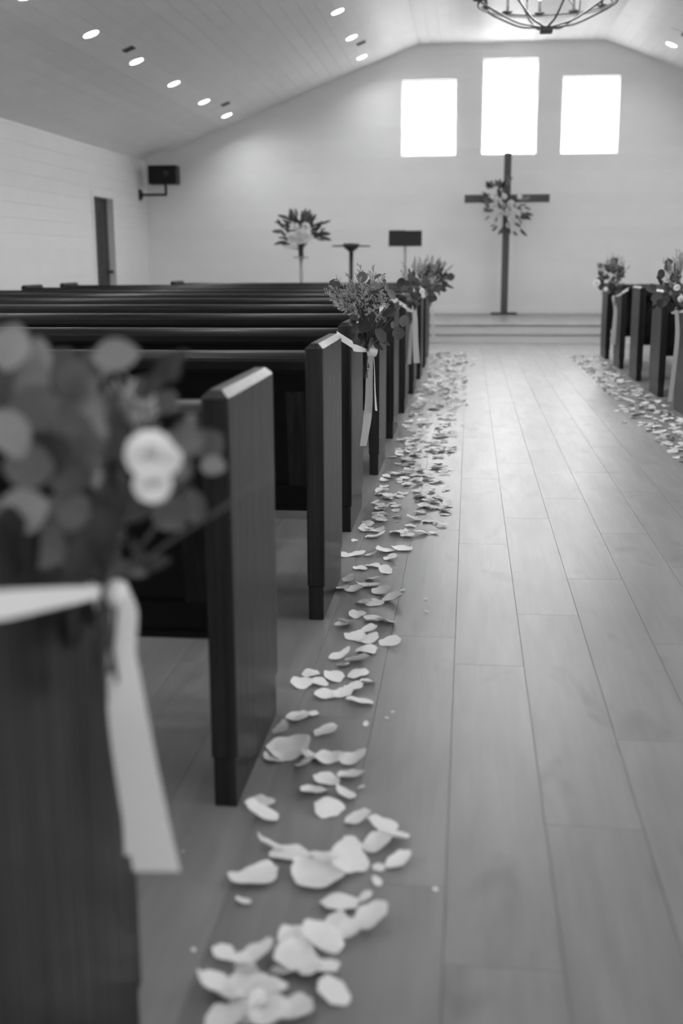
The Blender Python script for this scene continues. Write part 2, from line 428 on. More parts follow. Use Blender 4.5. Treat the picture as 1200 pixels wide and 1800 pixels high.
# ------------------------------------------------------------------ pews
# local frame: origin at the aisle-side, rear (camera-side) bottom corner of the aisle end; +Y to the platform, the bench runs along sgn*X
EH, ET, ED = .90, .057, .53
def end_panel(sgn, xo, aisle):
    # xo: outer face offset; the slab lies from xo to xo+sgn*ET ; aisle = which x side is chamfered (+1/-1)
    bm = bmesh.new()
    me = MB().box(min(xo, xo+sgn*ET), max(xo, xo+sgn*ET), 0, ED, .115, EH).mesh('end_panel', 'pew')
    bm.from_mesh(me)
    top = [e for e in bm.edges if all(abs(v.co.z-EH) < 1e-5 for v in e.verts)]
    bmesh.ops.bevel(bm, geom=top, offset=.016, segments=1, affect='EDGES')
    ver = [e for e in bm.edges if abs(e.verts[0].co.z-e.verts[1].co.z) > .3]
    bmesh.ops.bevel(bm, geom=ver, offset=.006, segments=2, profile=.6, affect='EDGES')
    bm.to_mesh(me); bm.free()
    return me
def make_pew(sgn, length, panels=3):
    root = empty('church_pew')
    for xo in (0, sgn*(length-ET)):
        e = link('end_panel', end_panel(sgn, xo, -sgn), root)
        MB().box(min(xo+sgn*.004, xo+sgn*(ET-.004)), max(xo+sgn*.004, xo+sgn*(ET-.004)), .002, ED-.008, 0, .115).build('plinth', 'pew', e, bevel=.003, seg=1)
    a, b = sgn*ET, sgn*(length-ET); lo, hi = min(a, b), max(a, b)
    # rounded cap along the top of the back
    prof = [(.105, .832)]+[(.055+.043*math.cos(t), .842+.033*math.sin(t)) for t in [math.pi*i/10 for i in range(11)]]+[(.012, .818), (.022, .806), (.092, .806)]
    MB().prism(prof[1:], 0, lo, hi).build('cap_rail', 'pewx', root, bevel=0)
    # leaning frame-and-panel back: y as a function of z
    def yb(z): return .030+.085*(.806-z)/.46
    def slab(x0, x1, z0, z1, d0, d1): return MB().prism([(yb(z0)+d0, z0), (yb(z1)+d0, z1), (yb(z1)+d1, z1), (yb(z0)+d1, z0)], 0, x0, x1)
    slab(lo, hi, .745, .806, 0, .032).build('back_rail', 'pewx', root)
    slab(lo, hi, .36, .43, 0, .032).build('back_rail', 'pewx', root)
    slab(lo, hi, .343, .36, -.008, .04).build('base_moulding', 'pewx', root)
    sw = .07; xs = [lo+(hi-lo-sw)*i/panels for i in range(panels+1)]
    for x in xs: slab(x, x+sw, .43, .745, 0, .032).build('stile', 'pew', root)
    for x0, x1 in zip(xs, xs[1:]): slab(x0+sw, x1, .43, .745, .010, .024).build('back_board', 'pewx', root)
    MB().box(lo, hi, .12, .51, .405, .44).build('seat', 'pewx', root, bevel=.008)
    MB().box(lo, hi, .47, .49, .33, .405).build('seat_apron', 'pewx', root)
    mx = (lo+hi)/2
    MB().box(mx-.02, mx+.02, .14, .46, 0, .405).build('centre_support', 'pew', root)
    return root
def yfit(i): return .907+1.298*i
LX_ = {0: -.458, 1: -.472, 2: -.449, 3: -.486, 4: -.473, 5: -.479, 6: -.475, 7: -.47, 8: -.464, 9: -.466, 10: -.487}
LY_ = {1: 2.206, 2: 3.518, 3: 4.755, 4: 6.104, 5: 7.415, 6: 8.704}
ORD = ['first', 'second', 'third', 'fourth', 'fifth', 'sixth', 'seventh', 'eighth', 'ninth', 'tenth', 'eleventh', 'twelfth', 'thirteenth', 'fourteenth', 'fifteenth', 'sixteenth']
protoL = make_pew(-1, 4.58)
PEWL, PEWR = {}, {}
for i in range(11):
    o = protoL if i == 0 else copy_tree(protoL)
    o.location = (LX_[i], LY_.get(i, yfit(i)), 0); PEWL[i] = o
    ex = ', bouquet tied on' if i in (0, 3, 6, 9) else ''
    tag(o, 'dark wooden pew left of the aisle, %s row back from the platform' % ORD[11-i] + ex, 'pew', 'pews left of the aisle')
short = make_pew(-1, 3.42, 2); short.location = (-.58, yfit(11), 0)
tag(short, 'short dark wooden pew left of the aisle, first row back from the platform', 'pew', 'pews left of the aisle')
protoR = make_pew(1, 4.58)
for i in range(0, 11):
    o = protoR if i == 0 else copy_tree(protoR)
    o.location = (1.62, yfit(i)-.06, 0); PEWR[i] = o
    ex = ', bouquet tied on' if i in (6, 9) else ''
    tag(o, 'dark wooden pew right of the aisle, %s row back from the platform' % ORD[10-i] + ex, 'pew', 'pews right of the aisle')

# ------------------------------------------------------------------ leaves, flowers, bouquets
def leaf_mesh(name, m, wide=.5, tip=1.0, cup=.18, bend=.25, nu=4, nv=7):
    mb = MB(); vs = []
    for j in range(nv+1):
        t = j/nv
        hw = wide*(math.sin(math.pi*min(1, t**tip)) ** .62 if 0 < t < 1 else .02)
        for i in range(nu+1):
            u = i/nu*2-1
            vs.append((u*hw, t, cup*hw*u*u - bend*t*t*.5))
    fs = [(j*(nu+1)+i, j*(nu+1)+i+1, (j+1)*(nu+1)+i+1, (j+1)*(nu+1)+i) for j in range(nv) for i in range(nu)]
    return mb.add(vs, fs).mesh(name, m, True)
LEAF = {}
for key, m in (('mid', 'leaf'), ('dark', 'leafd'), ('pale', 'leafl')):
    LEAF['round_'+key] = leaf_mesh('leaf', m, .47, 1.0, .22, .2)
    LEAF['lance_'+key] = leaf_mesh('leaf', m, .17, .8, .2, .35)
def flower_mesh(name, m, seed, layers=4):
    r = random.Random(seed); mb = MB()
    for l in range(layers):
        n = 3+l*2; tilt = .25+l*.36
        for k in range(n):
            th = 2*math.pi*(k+r.random()*.4)/n; ln = .35+.5*l/layers; wd = .30+.12*l
            c, s_ = math.cos(th), math.sin(th); vs = []
            for j in range(5):
                t = j/4
                rad = .06+ln*t*math.sin(tilt)*1.1; h = ln*t*math.cos(tilt)*1.2 - .12*l + (.12*math.sin(t*3))
                hw = wd*math.sin(math.pi*(.12+.74*t))*.8
                for u in (-1, 0, 1):
                    rr = rad-.07*(u*u)*(1-l*.1); x = rr*c-u*hw*s_; y = rr*s_+u*hw*c
                    vs.append((x, y, h+.05*u*u*(1 if j > 2 else 0)+r.uniform(-.02, .02)))
            mb.add(vs, [(j*3+i, j*3+i+1, (j+1)*3+i+1, (j+1)*3+i) for j in range(4) for i in range(2)])
    return mb.mesh(name, m, True)
FLOWER = [flower_mesh('rose', 'flower', s) for s in (1, 2, 3)]
def add_flower(parent, pos, size, facing, i=0):
    f = Vector(facing).normalized(); y = f.orthogonal().normalized()
    return link('rose', FLOWER[i % 3], parent, mtx=basis(pos, y, f, size))
def add_leaf(parent, pos, direc, normal, ln, kind, wscale=1.0):
    return link('leaf', LEAF[kind], parent, mtx=basis(pos, direc, normal, (ln*wscale, ln, ln)))

def ribbon(path, widths, normals, parent, name, m='ribbon'):
    vs, fs = [], []
    for p, wd, n in zip(path, widths, normals):
        p = Vector(p); n = Vector(n).normalized()
        vs += [p-n*wd/2, p, p+n*wd/2]
    k = len(path)
    fs = [(i*3+j, i*3+j+1, (i+1)*3+j+1, (i+1)*3+j) for i in range(k-1) for j in range(2)]
    o = MB().add(vs, fs).build(name, m, parent, True)
    return o
def smooth_path(pts, n=16):
    P = [Vector(p) for p in pts]; P = [P[0]*2-P[1]]+P+[P[-1]*2-P[-2]]; out = []
    seg = len(P)-3
    for i in range(seg):
        for j in range(n):
            t = j/n; a, b, c, d = P[i:i+4]
            out.append(.5*((2*b)+(c-a)*t+(2*a-5*b+4*c-d)*t*t+(3*b-a-3*c+d)*t**3))
    out.append(P[-2]); return out
def lerp_list(a, n):
    out = []
    for i in range(n):
        t = i/(n-1)*(len(a)-1); k = min(int(t), len(a)-2); f = t-k
        out.append(Vector(a[k])*(1-f)+Vector(a[k+1])*f if hasattr(a[k], '__len__') else a[k]*(1-f)+a[k+1]*f)
    return out
def make_tail(root, pts, widths, normals, name='ribbon_tail', m='ribbon'):
    p = smooth_path(pts, 8); ribbon(p, lerp_list(widths, len(p)), lerp_list(normals, len(p)), root, name, m)

def sprigs(root, r, base, tips, comb=True, bud_r=.0022, density=11):
    st, bd = MB(), MB()
    for tip in tips:
        base_ = Vector(base)+Vector((r.uniform(-.01, .01), r.uniform(-.01, .01), 0))
        tip = Vector(tip); mid = base_.lerp(tip, .55)+Vector((0, 0, .03))
        pa = smooth_path([base_, mid, tip], 5)
        st.tube(pa, [.0008]*(len(pa)-1)+[.0006], 4)
        d = (tip-mid).normalized(); L_ = (tip-mid).length
        for b in range(density):
            t = .15+.85*b/density; p = mid+(tip-mid)*t
            side = d.cross(Vector((r.gauss(0, 1), r.gauss(0, 1), r.gauss(0, 1)))).normalized()
            q = p+(side*.8+d*.9)*.024*(1.15-t*.6)
            st.tube([p, q], .0006, 3, False)
            for c in range(5):
                s_ = p.lerp(q, .25+.75*c/4); u = (d+side*r.uniform(-.6, .6)+Vector((0, 0, .5))).normalized()
                e = s_+u*r.uniform(.005, .009)
                bd.tube([s_, e], [bud_r*.5, bud_r], 3)
    st.build('filler_stems', 'stem', root, kind='stuff'); bd.build('filler_buds', 'bud', root, kind='stuff')

def bouquet(name, pew_loc, sgn, seed, label, leaves=(), roses=(), nleaf=22, sprig_n=16, tails=None, group='aisle-end bouquets', size=1.0, sprig_tips=None, kyo=.27, lift=0, kz=.765):
    """sgn = direction from the pew face towards the aisle. Root sits at the tie point on the aisle face."""
    r = random.Random(seed)
    kx, ky = pew_loc[0]+sgn*.035, pew_loc[1]+kyo
    root = empty(name, (kx, ky, kz), label, 'bouquet', group)
    K = Vector((kx, ky, kz))
    # stems
    sb = MB()
    for i in range(16):
        a = r.uniform(0, 6.28); q = r.uniform(0, .016)
        top = Vector((sgn*.03+r.gauss(0, .05), r.gauss(0, .06), r.uniform(.08, .2)))
        bot = Vector((sgn*.004+r.uniform(-.012, .016), r.uniform(-.045, .02), -r.uniform(.06, .135)))
        m_ = Vector((math.cos(a)*q*.6+sgn*.008, math.sin(a)*q, 0))
        sb.tube(smooth_path([bot, m_, top], 4), .0023, 5)
    sb.build('stem_bundle', 'stem', root, True, kind='stuff')
    used = 0
    for (P, direc, nrm, ln, kind, ws) in leaves:
        add_leaf(root, Vector(P)-K, direc, nrm, ln, kind, ws)
    cen = Vector((sgn*.045, -.01, .17))
    for i in range(nleaf):
        th = r.uniform(0, 6.28); ph = math.acos(r.uniform(-.65, .95))
        d = Vector((math.sin(ph)*math.cos(th), math.sin(ph)*math.sin(th), math.cos(ph)))
        p = cen+Vector((d.x*.11, d.y*.13, d.z*.13))*size*r.uniform(.45, 1.0)
        if p.x*sgn < -.02 and p.z < .15: p.x = sgn*.02
        kind = r.choice(['round_mid', 'round_mid', 'round_dark', 'lance_dark', 'round_dark', 'lance_mid', 'round_pale' if r.random() < .4 else 'round_mid'])
        nrm = Vector((r.gauss(0, .7), -1+r.gauss(0, .5), r.gauss(.3, .5)))
        add_leaf(root, p, d+Vector((r.gauss(0, .4), r.gauss(0, .4), r.gauss(.2, .4))), nrm, r.uniform(.035, .062)*size, kind)
    if sprig_tips is None:
        sprig_tips = []
        for i in range(sprig_n):
            th = r.uniform(0, 6.28); ph = r.uniform(0, 1.25)
            sprig_tips.append(cen+Vector((math.sin(ph)*math.cos(th)*.16, math.sin(ph)*math.sin(th)*.16, math.cos(ph)*.19))*size*r.uniform(.75, 1.05))
    else: sprig_tips = [Vector(t)-K for t in sprig_tips]
    sprigs(root, r, (sgn*.02, 0, .05), sprig_tips)
    for i, (P, s_) in enumerate(roses):
        add_flower(root, Vector(P)-K, s_, (sgn*.35, -1, .35), i)
    # ribbon loop round the pew end: rear face, inner face, front face (sits just proud), joined at the knot
    e = .004; ax = pew_loc[0]-kx; y0 = pew_loc[1]-ky; inn = ax-sgn*ET
    up = (0, 0, 1)
    loop = [(sgn*.006, -.012, .0), (ax+sgn*e, y0+.05, .028+lift), (ax+sgn*e, y0-e, .045+lift), (inn-sgn*e, y0-e, .085+lift*.5), (inn-sgn*e, y0+.02, .088+lift*.5), (inn-sgn*e, y0+ED*.5, .07), (inn-sgn*e, y0+ED+e, .045), (ax+sgn*e, y0+ED+e, .03), (ax+sgn*e, y0+ED-.05, .025), (sgn*.006, .02, .0)]
    pts = []
    for a, b in zip(loop, loop[1:]):
        for j in range(4): pts.append(Vector(a).lerp(Vector(b), j/4))
    pts.append(Vector(loop[-1]))
    wd = [.030]*len(pts); wd[0] = wd[-1] = .014; wd[1] = wd[-2] = .020; wd[2] = .025
    ribbon(pts, wd, [up]*len(pts), root, 'ribbon_band')
    kn = MB().ball((sgn*.020, -.004, -.004), .014, 10, 7); kn.v = [(x, y*1.0, z*1.25) for x, y, z in kn.v]
    kn.build('ribbon_knot', 'ribbon', root, True)
    for (pp, wds, nn) in tails or []:
        make_tail(root, [Vector(p)-K if t == 'w' else Vector(p) for t, p in pp], wds, nn)
    return root

rl = random.Random(77)
def pleaf(x, y, Y, dpx, ang, kind, ws=1.0, tilt=.35):
    """a leaf whose middle is seen at pixel x, y on the depth Y of its bouquet"""
    c = on_y(x, y, Y); dist = (c-CAM).dot(fw); ln = dpx*dist/F
    a = math.radians(ang); d = rt*math.cos(a)-dn*math.sin(a)+fw*rl.gauss(0, tilt*.5)
    n = -fw+rt*rl.gauss(0, tilt)-dn*rl.gauss(.1, tilt)
    d.normalize()
    return (c-d*ln*.5, d, n, ln, kind, ws)
def at(x, y, Y): return ('w', on_y(x, y, Y))

# bouquet on the eighth-to-last pew, in focus
l3 = [pleaf(*a) for a in [
    (636, 487, 4.93, 22, 85, 'round_mid', 1.0, .1), (588, 497, 4.9, 22, 150, 'round_dark', .8), (602, 505, 4.92, 18, 20, 'lance_dark', 1.3),
    (664, 486, 4.96, 18, 40, 'round_mid', .5), (658, 502, 4.92, 22, 60, 'round_pale', .9), (650, 498, 4.97, 18, 100, 'round_mid', .7), (675, 494, 5.0, 9, 90, 'round_mid', .8),
    (688, 517, 4.98, 22, -55, 'round_pale', .6), (679, 505, 5.02, 15, -85, 'round_pale', .55), (684, 549, 5.0, 30, 35, 'round_dark', .9), (668, 590, 4.95, 30, -50, 'round_dark', .9),
    (700, 586, 5.0, 24, -90, 'round_mid', 1.0, .15), (710, 564, 5.06, 24, 70, 'round_mid', .8, .2), (690, 571, 4.98, 15, 95, 'round_pale', .55), (655, 545, 5.0, 26, 30, 'round_dark'),
    (640, 574, 4.97, 24, -30, 'round_dark'), (622, 558, 4.99, 20, 140, 'round_dark'), (634, 592, 4.96, 18, -60, 'round_dark', .6), (650, 565, 5.02, 28, 10, 'round_dark'), (612, 545, 5.0, 20, 170, 'lance_dark', 1.4),
    (680, 575, 5.03, 22, 10, 'round_dark'), (656, 525, 5.0, 20, 100, 'round_mid', .7), (628, 530, 5.03, 24, 120, 'round_dark'), (665, 610, 4.95, 20, -30, 'lance_dark', 1.3), (677, 602, 4.97, 20, -20, 'lance_dark', 1.3), (652, 602, 4.95, 22, -100, 'lance_mid', 1.2),
    (640, 555, 5.06, 30, 60, 'round_dark'), (662, 570, 5.06, 30, 0, 'round_dark')]]
tips3 = [on_y(x, y, 4.93+.07*math.sin(x*y)) for x, y in [(570, 511), (577, 519), (583, 502), (591, 489), (598, 522), (605, 540), (616, 512), (627, 482), (632, 466), (657, 468), (627, 528), (650, 481), (672, 482),
    (678, 519), (681, 536), (645, 545), (660, 538), (638, 519), (586, 528), (610, 499), (625, 549), (600, 506), (646, 506), (612, 482), (668, 512), (620, 535), (592, 536), (665, 556), (634, 500)]]
U = rt
bouquet('pew_bouquet', PEWL[3].location, 1, 31, 'bouquet of round eucalyptus leaves and pale filler on the ninth pew left of aisle', l3, [(on_y(676, 536, 4.97), .012)], nleaf=0, sprig_tips=tips3,
    tails=[([at(652, 615, 5.0), at(649, 660, 5.0), at(648, 705, 5.0), at(645, 740, 5.0), at(638, 784, 5.0)], [.02, .03, .034, .036, .03], [U, U, U, U, U]),
           ([at(656, 614, 4.98), at(658, 650, 4.98), at(659, 690, 4.98), at(661, 722, 4.98)], [.03, .034, .034, .034], [fw+U*.1, fw+U*.1, fw+U*.18, fw+U*.35]),
           ([at(653, 606, 4.97), at(657, 616, 4.95), at(653, 627, 4.96), at(648, 618, 4.98)], [.03, .034, .034, .02], [U, U, U, U])])
# foreground bouquet
l0 = [pleaf(*a) for a in [
    (18, 610, 1.12, 90, 80, 'round_pale', .9), (70, 630, 1.2, 80, 100, 'round_pale', .7), (203, 625, 1.22, 86, 10, 'round_pale', .75, .1), (80, 800, 1.13, 100, 90, 'round_dark'), (150, 770, 1.18, 90, 20, 'round_mid'), (260, 760, 1.28, 60, 60, 'round_dark'), (60, 670, 1.14, 90, 100, 'round_mid'), (130, 670, 1.2, 80, 70, 'round_mid'), (40, 900, 1.12, 100, 200, 'round_pale', .9), (15, 760, 1.08, 110, 120, 'round_pale', .7),
    (75, 960, 1.15, 90, -40, 'round_mid'), (110, 640, 1.25, 60, 60, 'round_mid'), (168, 838, 1.18, 44, 90, 'round_pale', .9), (300, 903, 1.3, 72, -60, 'round_mid', 1.0, .15), (342, 890, 1.33, 66, -75, 'round_mid', .7, .15), (366, 782, 1.36, 62, 40, 'round_mid', 1.0, .1),
    (335, 741, 1.36, 34, 70, 'round_mid', .8), (320, 760, 1.38, 40, 120, 'round_dark'), (243, 965, 1.25, 50, -60, 'round_mid', .6), (150, 700, 1.2, 90, 60, 'round_mid'), (110, 750, 1.16, 110, 110, 'round_mid'), (200, 720, 1.24, 90, 30, 'round_mid'),
    (120, 830, 1.18, 90, 160, 'round_mid'), (190, 770, 1.22, 90, 80, 'round_dark'), (60, 720, 1.12, 100, 140, 'round_mid'), (230, 690, 1.27, 70, 50, 'lance_mid', 1.3), (270, 670, 1.3, 90, 45, 'lance_dark', 1.2), (300, 640, 1.33, 80, 40, 'lance_dark', 1.1),
    (120, 900, 1.18, 90, -150, 'round_mid'), (180, 930, 1.2, 90, -90, 'round_dark'), (230, 880, 1.24, 90, -30, 'round_dark'), (140, 980, 1.17, 80, -110, 'round_dark'), (260, 990, 1.28, 80, 10, 'lance_dark', 1.3), (225, 1000, 1.26, 70, -20, 'lance_mid', 1.2),
    (50, 820, 1.1, 90, 180, 'round_mid'), (90, 1090, 1.2, 60, -80, 'lance_mid', 1.3), (130, 1110, 1.22, 70, -100, 'lance_dark', 1.3), (155, 1080, 1.24, 60, -60, 'lance_dark', 1.4), (230, 820, 1.28, 90, 0, 'round_dark'), (160, 650, 1.24, 70, 90, 'round_mid'), (300, 830, 1.34, 70, 10, 'round_dark'), (10, 1000, 1.1, 80, -120, 'round_dark'), (190, 860, 1.27, 100, 0, 'round_dark'), (90, 860, 1.2, 110, 0, 'round_dark'), (30, 680, 1.15, 90, 60, 'round_mid')]]
bouquet('pew_bouquet', PEWL[0].location, 1, 12, 'large loose bouquet with open white roses on the twelfth pew left of aisle', l0, [(on_y(264, 798, 1.11), .031), (on_y(268, 850, 1.11), .024), (on_y(290, 806, 1.12), .021)], nleaf=16, sprig_tips=[on_y(x, y, 1.24) for x, y in ((215, 690), (250, 715), (120, 690), (170, 665))], kyo=.33, size=.8, lift=.032, kz=.777,
    tails=[([at(188, 1022, 1.26), at(205, 1075, 1.25), at(212, 1150, 1.25), at(228, 1280, 1.25), at(252, 1420, 1.25), at(276, 1532, 1.25)], [.046, .050, .036, .050, .056, .058], [U, U, U+fw*.3, U, U, U]),
           ([at(195, 1030, 1.28), at(212, 1150, 1.28), at(226, 1300, 1.28), at(236, 1430, 1.28), at(236, 1500, 1.28)], [.03, .04, .04, .036, .03], [U+fw, U+fw, U+fw, U+fw, U+fw])])
bouquet('pew_bouquet', PEWL[6].location, 1, 44, 'leafy bouquet with wide white tails on the sixth pew left of the aisle', (), [(on_y(742, 512, 8.8), .028), (on_y(744, 520, 8.8), .022)], nleaf=60, sprig_n=26, size=1.3,
    tails=[([at(727, 536, 8.95), at(729, 560, 8.93), at(730, 600, 8.93), at(732, 638, 8.93)], [.03, .04, .044, .05], [U]*4), ([at(725, 540, 8.97), at(722, 580, 8.96), at(721, 610, 8.96), at(719, 640, 8.96)], [.02, .024, .026, .03], [U]*4)])
bouquet('pew_bouquet', PEWL[9].location, 1, 45, 'full leafy bouquet on the third pew left of the aisle', (), [(on_y(757, 520, 12.7), .03)], nleaf=64, sprig_n=28, size=1.55,
    tails=[([at(760, 545, 13.0), at(761, 580, 13.0), at(762, 600, 13.0)], [.03, .036, .036], [U]*3)])
bouquet('pew_bouquet', PEWR[9].location, -1, 46, 'full leafy bouquet with white rose on the second pew right of aisle', (), [(on_y(1048, 497, 12.62), .05), (on_y(1064, 508, 12.6), .03)], nleaf=64, sprig_n=28, size=1.5,
    tails=[([at(1077, 522, 12.78), at(1081, 545, 12.78), at(1079, 575, 12.78), at(1077, 605, 12.78)], [.03, .04, .045, .045], [U]*4)])
bouquet('pew_bouquet', PEWR[6].location, -1, 47, 'leafy bouquet with one long narrow tail on the fifth pew right of the aisle', (), [(on_y(1189, 505, 8.7), .03), (on_y(1196, 525, 8.7), .03)], nleaf=56, sprig_n=26, size=1.5,
    tails=[([at(1189, 545, 8.85), at(1190, 590, 8.83), at(1184, 650, 8.83), at(1177, 706, 8.83)], [.03, .034, .034, .036], [U]*4), ([at(1187, 540, 8.84), at(1183, 545, 8.8), at(1184, 552, 8.8), at(1188, 546, 8.84)], [.02, .034, .034, .02], [U]*4)])

# ------------------------------------------------------------------ things on the platform
# cross
CX, CY = .605, 20.12
cr = empty('standing_cross', (CX, CY, PLAT_Z), 'tall dark wooden cross on the platform below the middle window', 'cross')
MB().box(-.06, .06, -.04, .04, .03, 2.69).build('upright', 'cross', cr, bevel=.004, seg=1)
MB().box(-.715, .715, -.045, .035, 1.875, 2.005).build('crossbeam', 'cross', cr, bevel=.004, seg=1)
MB().box(-.22, .22, -.16, .16, 0, .03).build('base_plate', 'metal', cr, bevel=.004, seg=1)
# floral spray on the cross
sp = empty('flower_spray', (CX, CY-.05, PLAT_Z+1.85), 'spray of white flowers and greenery hung at the centre of the cross', 'flower spray')
r = random.Random(9)
for i, (x, y, s_) in enumerate([(862, 348, .09), (875, 352, .11), (868, 362, .10), (882, 362, .11), (897, 358, .10), (913, 346, .07), (890, 372, .11), (903, 372, .10), (878, 376, .09), (898, 384, .10), (886, 345, .08), (907, 388, .08), (894, 395, .08), (870, 342, .07)]):
    p = on_y(x, y, CY-.12-r.uniform(0, .06)); add_flower(sp, p-sp.location, s_*.8, (r.gauss(0, .3), -1, r.gauss(.2, .3)), i)
for i in range(75):
    if r.random() < .75:
        th = r.uniform(0, 6.28); q = r.random()**.6; x = 886+math.cos(th)*36*q; y = 362+math.sin(th)*46*q
    else: x, y = r.choice([(866, 380), (915, 378), (890, 398), (910, 396), (872, 330), (885, 328), (920, 368), (858, 340)]); x += r.gauss(0, 6); y += r.gauss(0, 6)
    p = on_y(x, y, CY-.09-r.uniform(0, .08))
    d = Vector(((x-886)/40+r.gauss(0, .4), -.4, -(y-362)/50+r.gauss(0, .4)))
    add_leaf(sp, p-sp.location, d, (r.gauss(0, .6), -1, r.gauss(0, .6)), r.uniform(.09, .19), r.choice(['lance_dark', 'lance_mid', 'lance_pale', 'lance_dark', 'lance_pale']))
MB().tube([(-.02, .02, -.3), (0, .0, -.05), (.02, .0, .2)], .02, 6).build('stem_bundle', 'stem', sp)

# music stand
ms = empty('music_stand', (-1.0, 18.0, PLAT_Z), 'black folding music desk on a slim steel pole', 'music stand')
dk = MB().prism([(-.012, -.12), (.012, -.12), (.05, .115), (.026, .115)], 0, -.255, .004).build('desk_panel', 'black', ms); dk.location = (0, 0, 1.26)
dk2 = MB().prism([(-.012, -.12), (.012, -.12), (.05, .108), (.026, .108)], 0, -.004, .255).build('desk_panel', 'black', ms); dk2.location = (0, .004, 1.26)
MB().box(-.255, .255, -.055, .012, 1.132, 1.14).build('desk_ledge', 'black', ms)
MB().tube([(0, .03, .05), (0, .03, 1.25)], .02, 10).build('pole', 'chrome', ms, True)
for k in range(3):
    a = 2*math.pi*k/3+.5
    MB().tube([(0, .03, .22), (math.cos(a)*.26, .03+math.sin(a)*.26, .012)], .010, 8).build('leg', 'metal', ms, True)
# pedestal table
pt = empty('pedestal_table', (-1.86, 18.2, PLAT_Z), 'tall black pedestal table with a thin round top', 'table')
MB().lathe([(.30, 1.135), (.305, 1.143), (.305, 1.150), (.29, 1.156)], 40).build('table_top', 'metal', pt, True)
MB().lathe([(.03, 1.05), (.05, 1.07), (.115, 1.12), (.125, 1.135)], 28).build('top_bracket', 'metal', pt, True)
MB().lathe([(.125, 1.156), (.135, 1.162), (.135, 1.18), (.11, 1.186)], 28).build('centre_tray', 'metal', pt, True)
MB().lathe([(.033, .03), (.033, 1.06)], 16).build('column', 'metal', pt, True)
MB().lathe([(.24, 0), (.245, .012), (.06, .035), (.035, .06)], 32).build('base', 'metal', pt, True)
# flower stands
def flower_stand(loc, label, seed):
    r = random.Random(seed)
    fs = empty('flower_stand', loc, label+' pale slim flower stand with a small round plate', 'plant stand', 'flower stands on the platform')
    MB().lathe([(.15, 0), (.155, .01), (.03, .025), (.02, .04)], 28).build('base', 'stand', fs, True)
    MB().lathe([(.026, .03), (.026, .965)], 12).build('pole', 'stand', fs, True)
    MB().lathe([(.11, .965), (.125, .97), (.125, .98), (.11, .985)], 28).build('plate', 'stand', fs, True)
    ar = empty('flower_arrangement', (loc[0], loc[1], loc[2]+.985), label+' arrangement of white blooms and spiky dark greenery in a dark vase', 'flower arrangement', 'arrangements on the flower stands')
    MB().lathe([(.03, 0), (.042, .01), (.038, .08), (.044, .15), (.055, .20), (.05, .202), (.03, .1)], 20).build('vase', 'vase', ar, True)
    for i, (x, z, s_) in enumerate([(-.12, .30, .13), (.12, .31, .13), (.0, .27, .10), (.10, .46, .09), (-.08, .47, .08), (.0, .35, .11)]):
        add_flower(ar, (x, -.16, z), s_, (x, -1, .5), i)
    for i in range(90):
        a = r.gauss(0, .85); t = r.uniform(.12, .40)
        d = Vector((math.sin(a), r.gauss(0, .45), math.cos(a)*.9+.1))
        p = Vector((0, .02, .26))+d*t*Vector((1, 1, 1)).length/1.732
        add_leaf(ar, p, d+Vector((r.gauss(0, .3), r.gauss(0, .3), r.gauss(0, .3))), (r.gauss(0, .5), -1, r.gauss(0, .5)), r.uniform(.10, .21), r.choice(['lance_dark', 'lance_dark', 'lance_mid']), .8)
    for i in range(7):
        a = r.choice([-1.35, -1.1, 1.2, 1.4, -.3, .25]); d = Vector((math.sin(a), 0, math.cos(a)))
        add_leaf(ar, Vector((0, .0, .25))+d*.3, d+Vector((0, 0, -.4)), (0, -1, .2), .2, 'lance_mid')
    sb = MB()
    for i in range(20):
        a = r.gauss(0, .8); sb.tube([(0, .0, .1), (math.sin(a)*.3, r.gauss(0, .1), .25+math.cos(a)*.28)], .004, 4)
    sb.build('stem_bundle', 'stem', ar, kind='stuff')
flower_stand((-2.66, 18.2, PLAT_Z), 'left-hand', 3)
flower_stand((2*XC+2.62, 18.2, PLAT_Z), 'right-hand', 4)

# loudspeaker on the left wall
spk = empty('loudspeaker', (-5.32, 20.05, 2.47), 'black wall loudspeaker on a bracket in the corner above the door', 'loudspeaker')
c = MB().box(-.25, .25, -.15, .13, -.0, .315); co = c.build('cabinet', 'black', spk, bevel=.012)
MB().box(-.235, .235, -.157, -.150, .015, .30).build('grille', 'grille', spk, bevel=.004)
MB().lathe([(.045, 0), (.05, .004), (.03, .006), (.02, .002)], 20).build('horn', 'metal', spk, True)
spk.children[-1].matrix_basis = Matrix.Translation((.075, -.157, .175)) @ Matrix.Rotation(math.pi/2, 4, 'X')
MB().tube([(.02, .0, 0), (.02, .0, -.17)], .022, 10).build('bracket_post', 'black', spk, True)
MB().tube([(.03, 0, -.17), (-.40, 0, -.17)], .022, 10).build('bracket_arm', 'black', spk, True)
MB().prism([(-.453, -.26), (-.43, -.26), (-.40, -.19), (-.33, -.185), (-.33, -.155), (-.40, -.15), (-.43, -.08), (-.453, -.08)], 1, -.05, .05).build('wall_plate', 'black', spk)
spk.rotation_euler = (0, 0, 0)

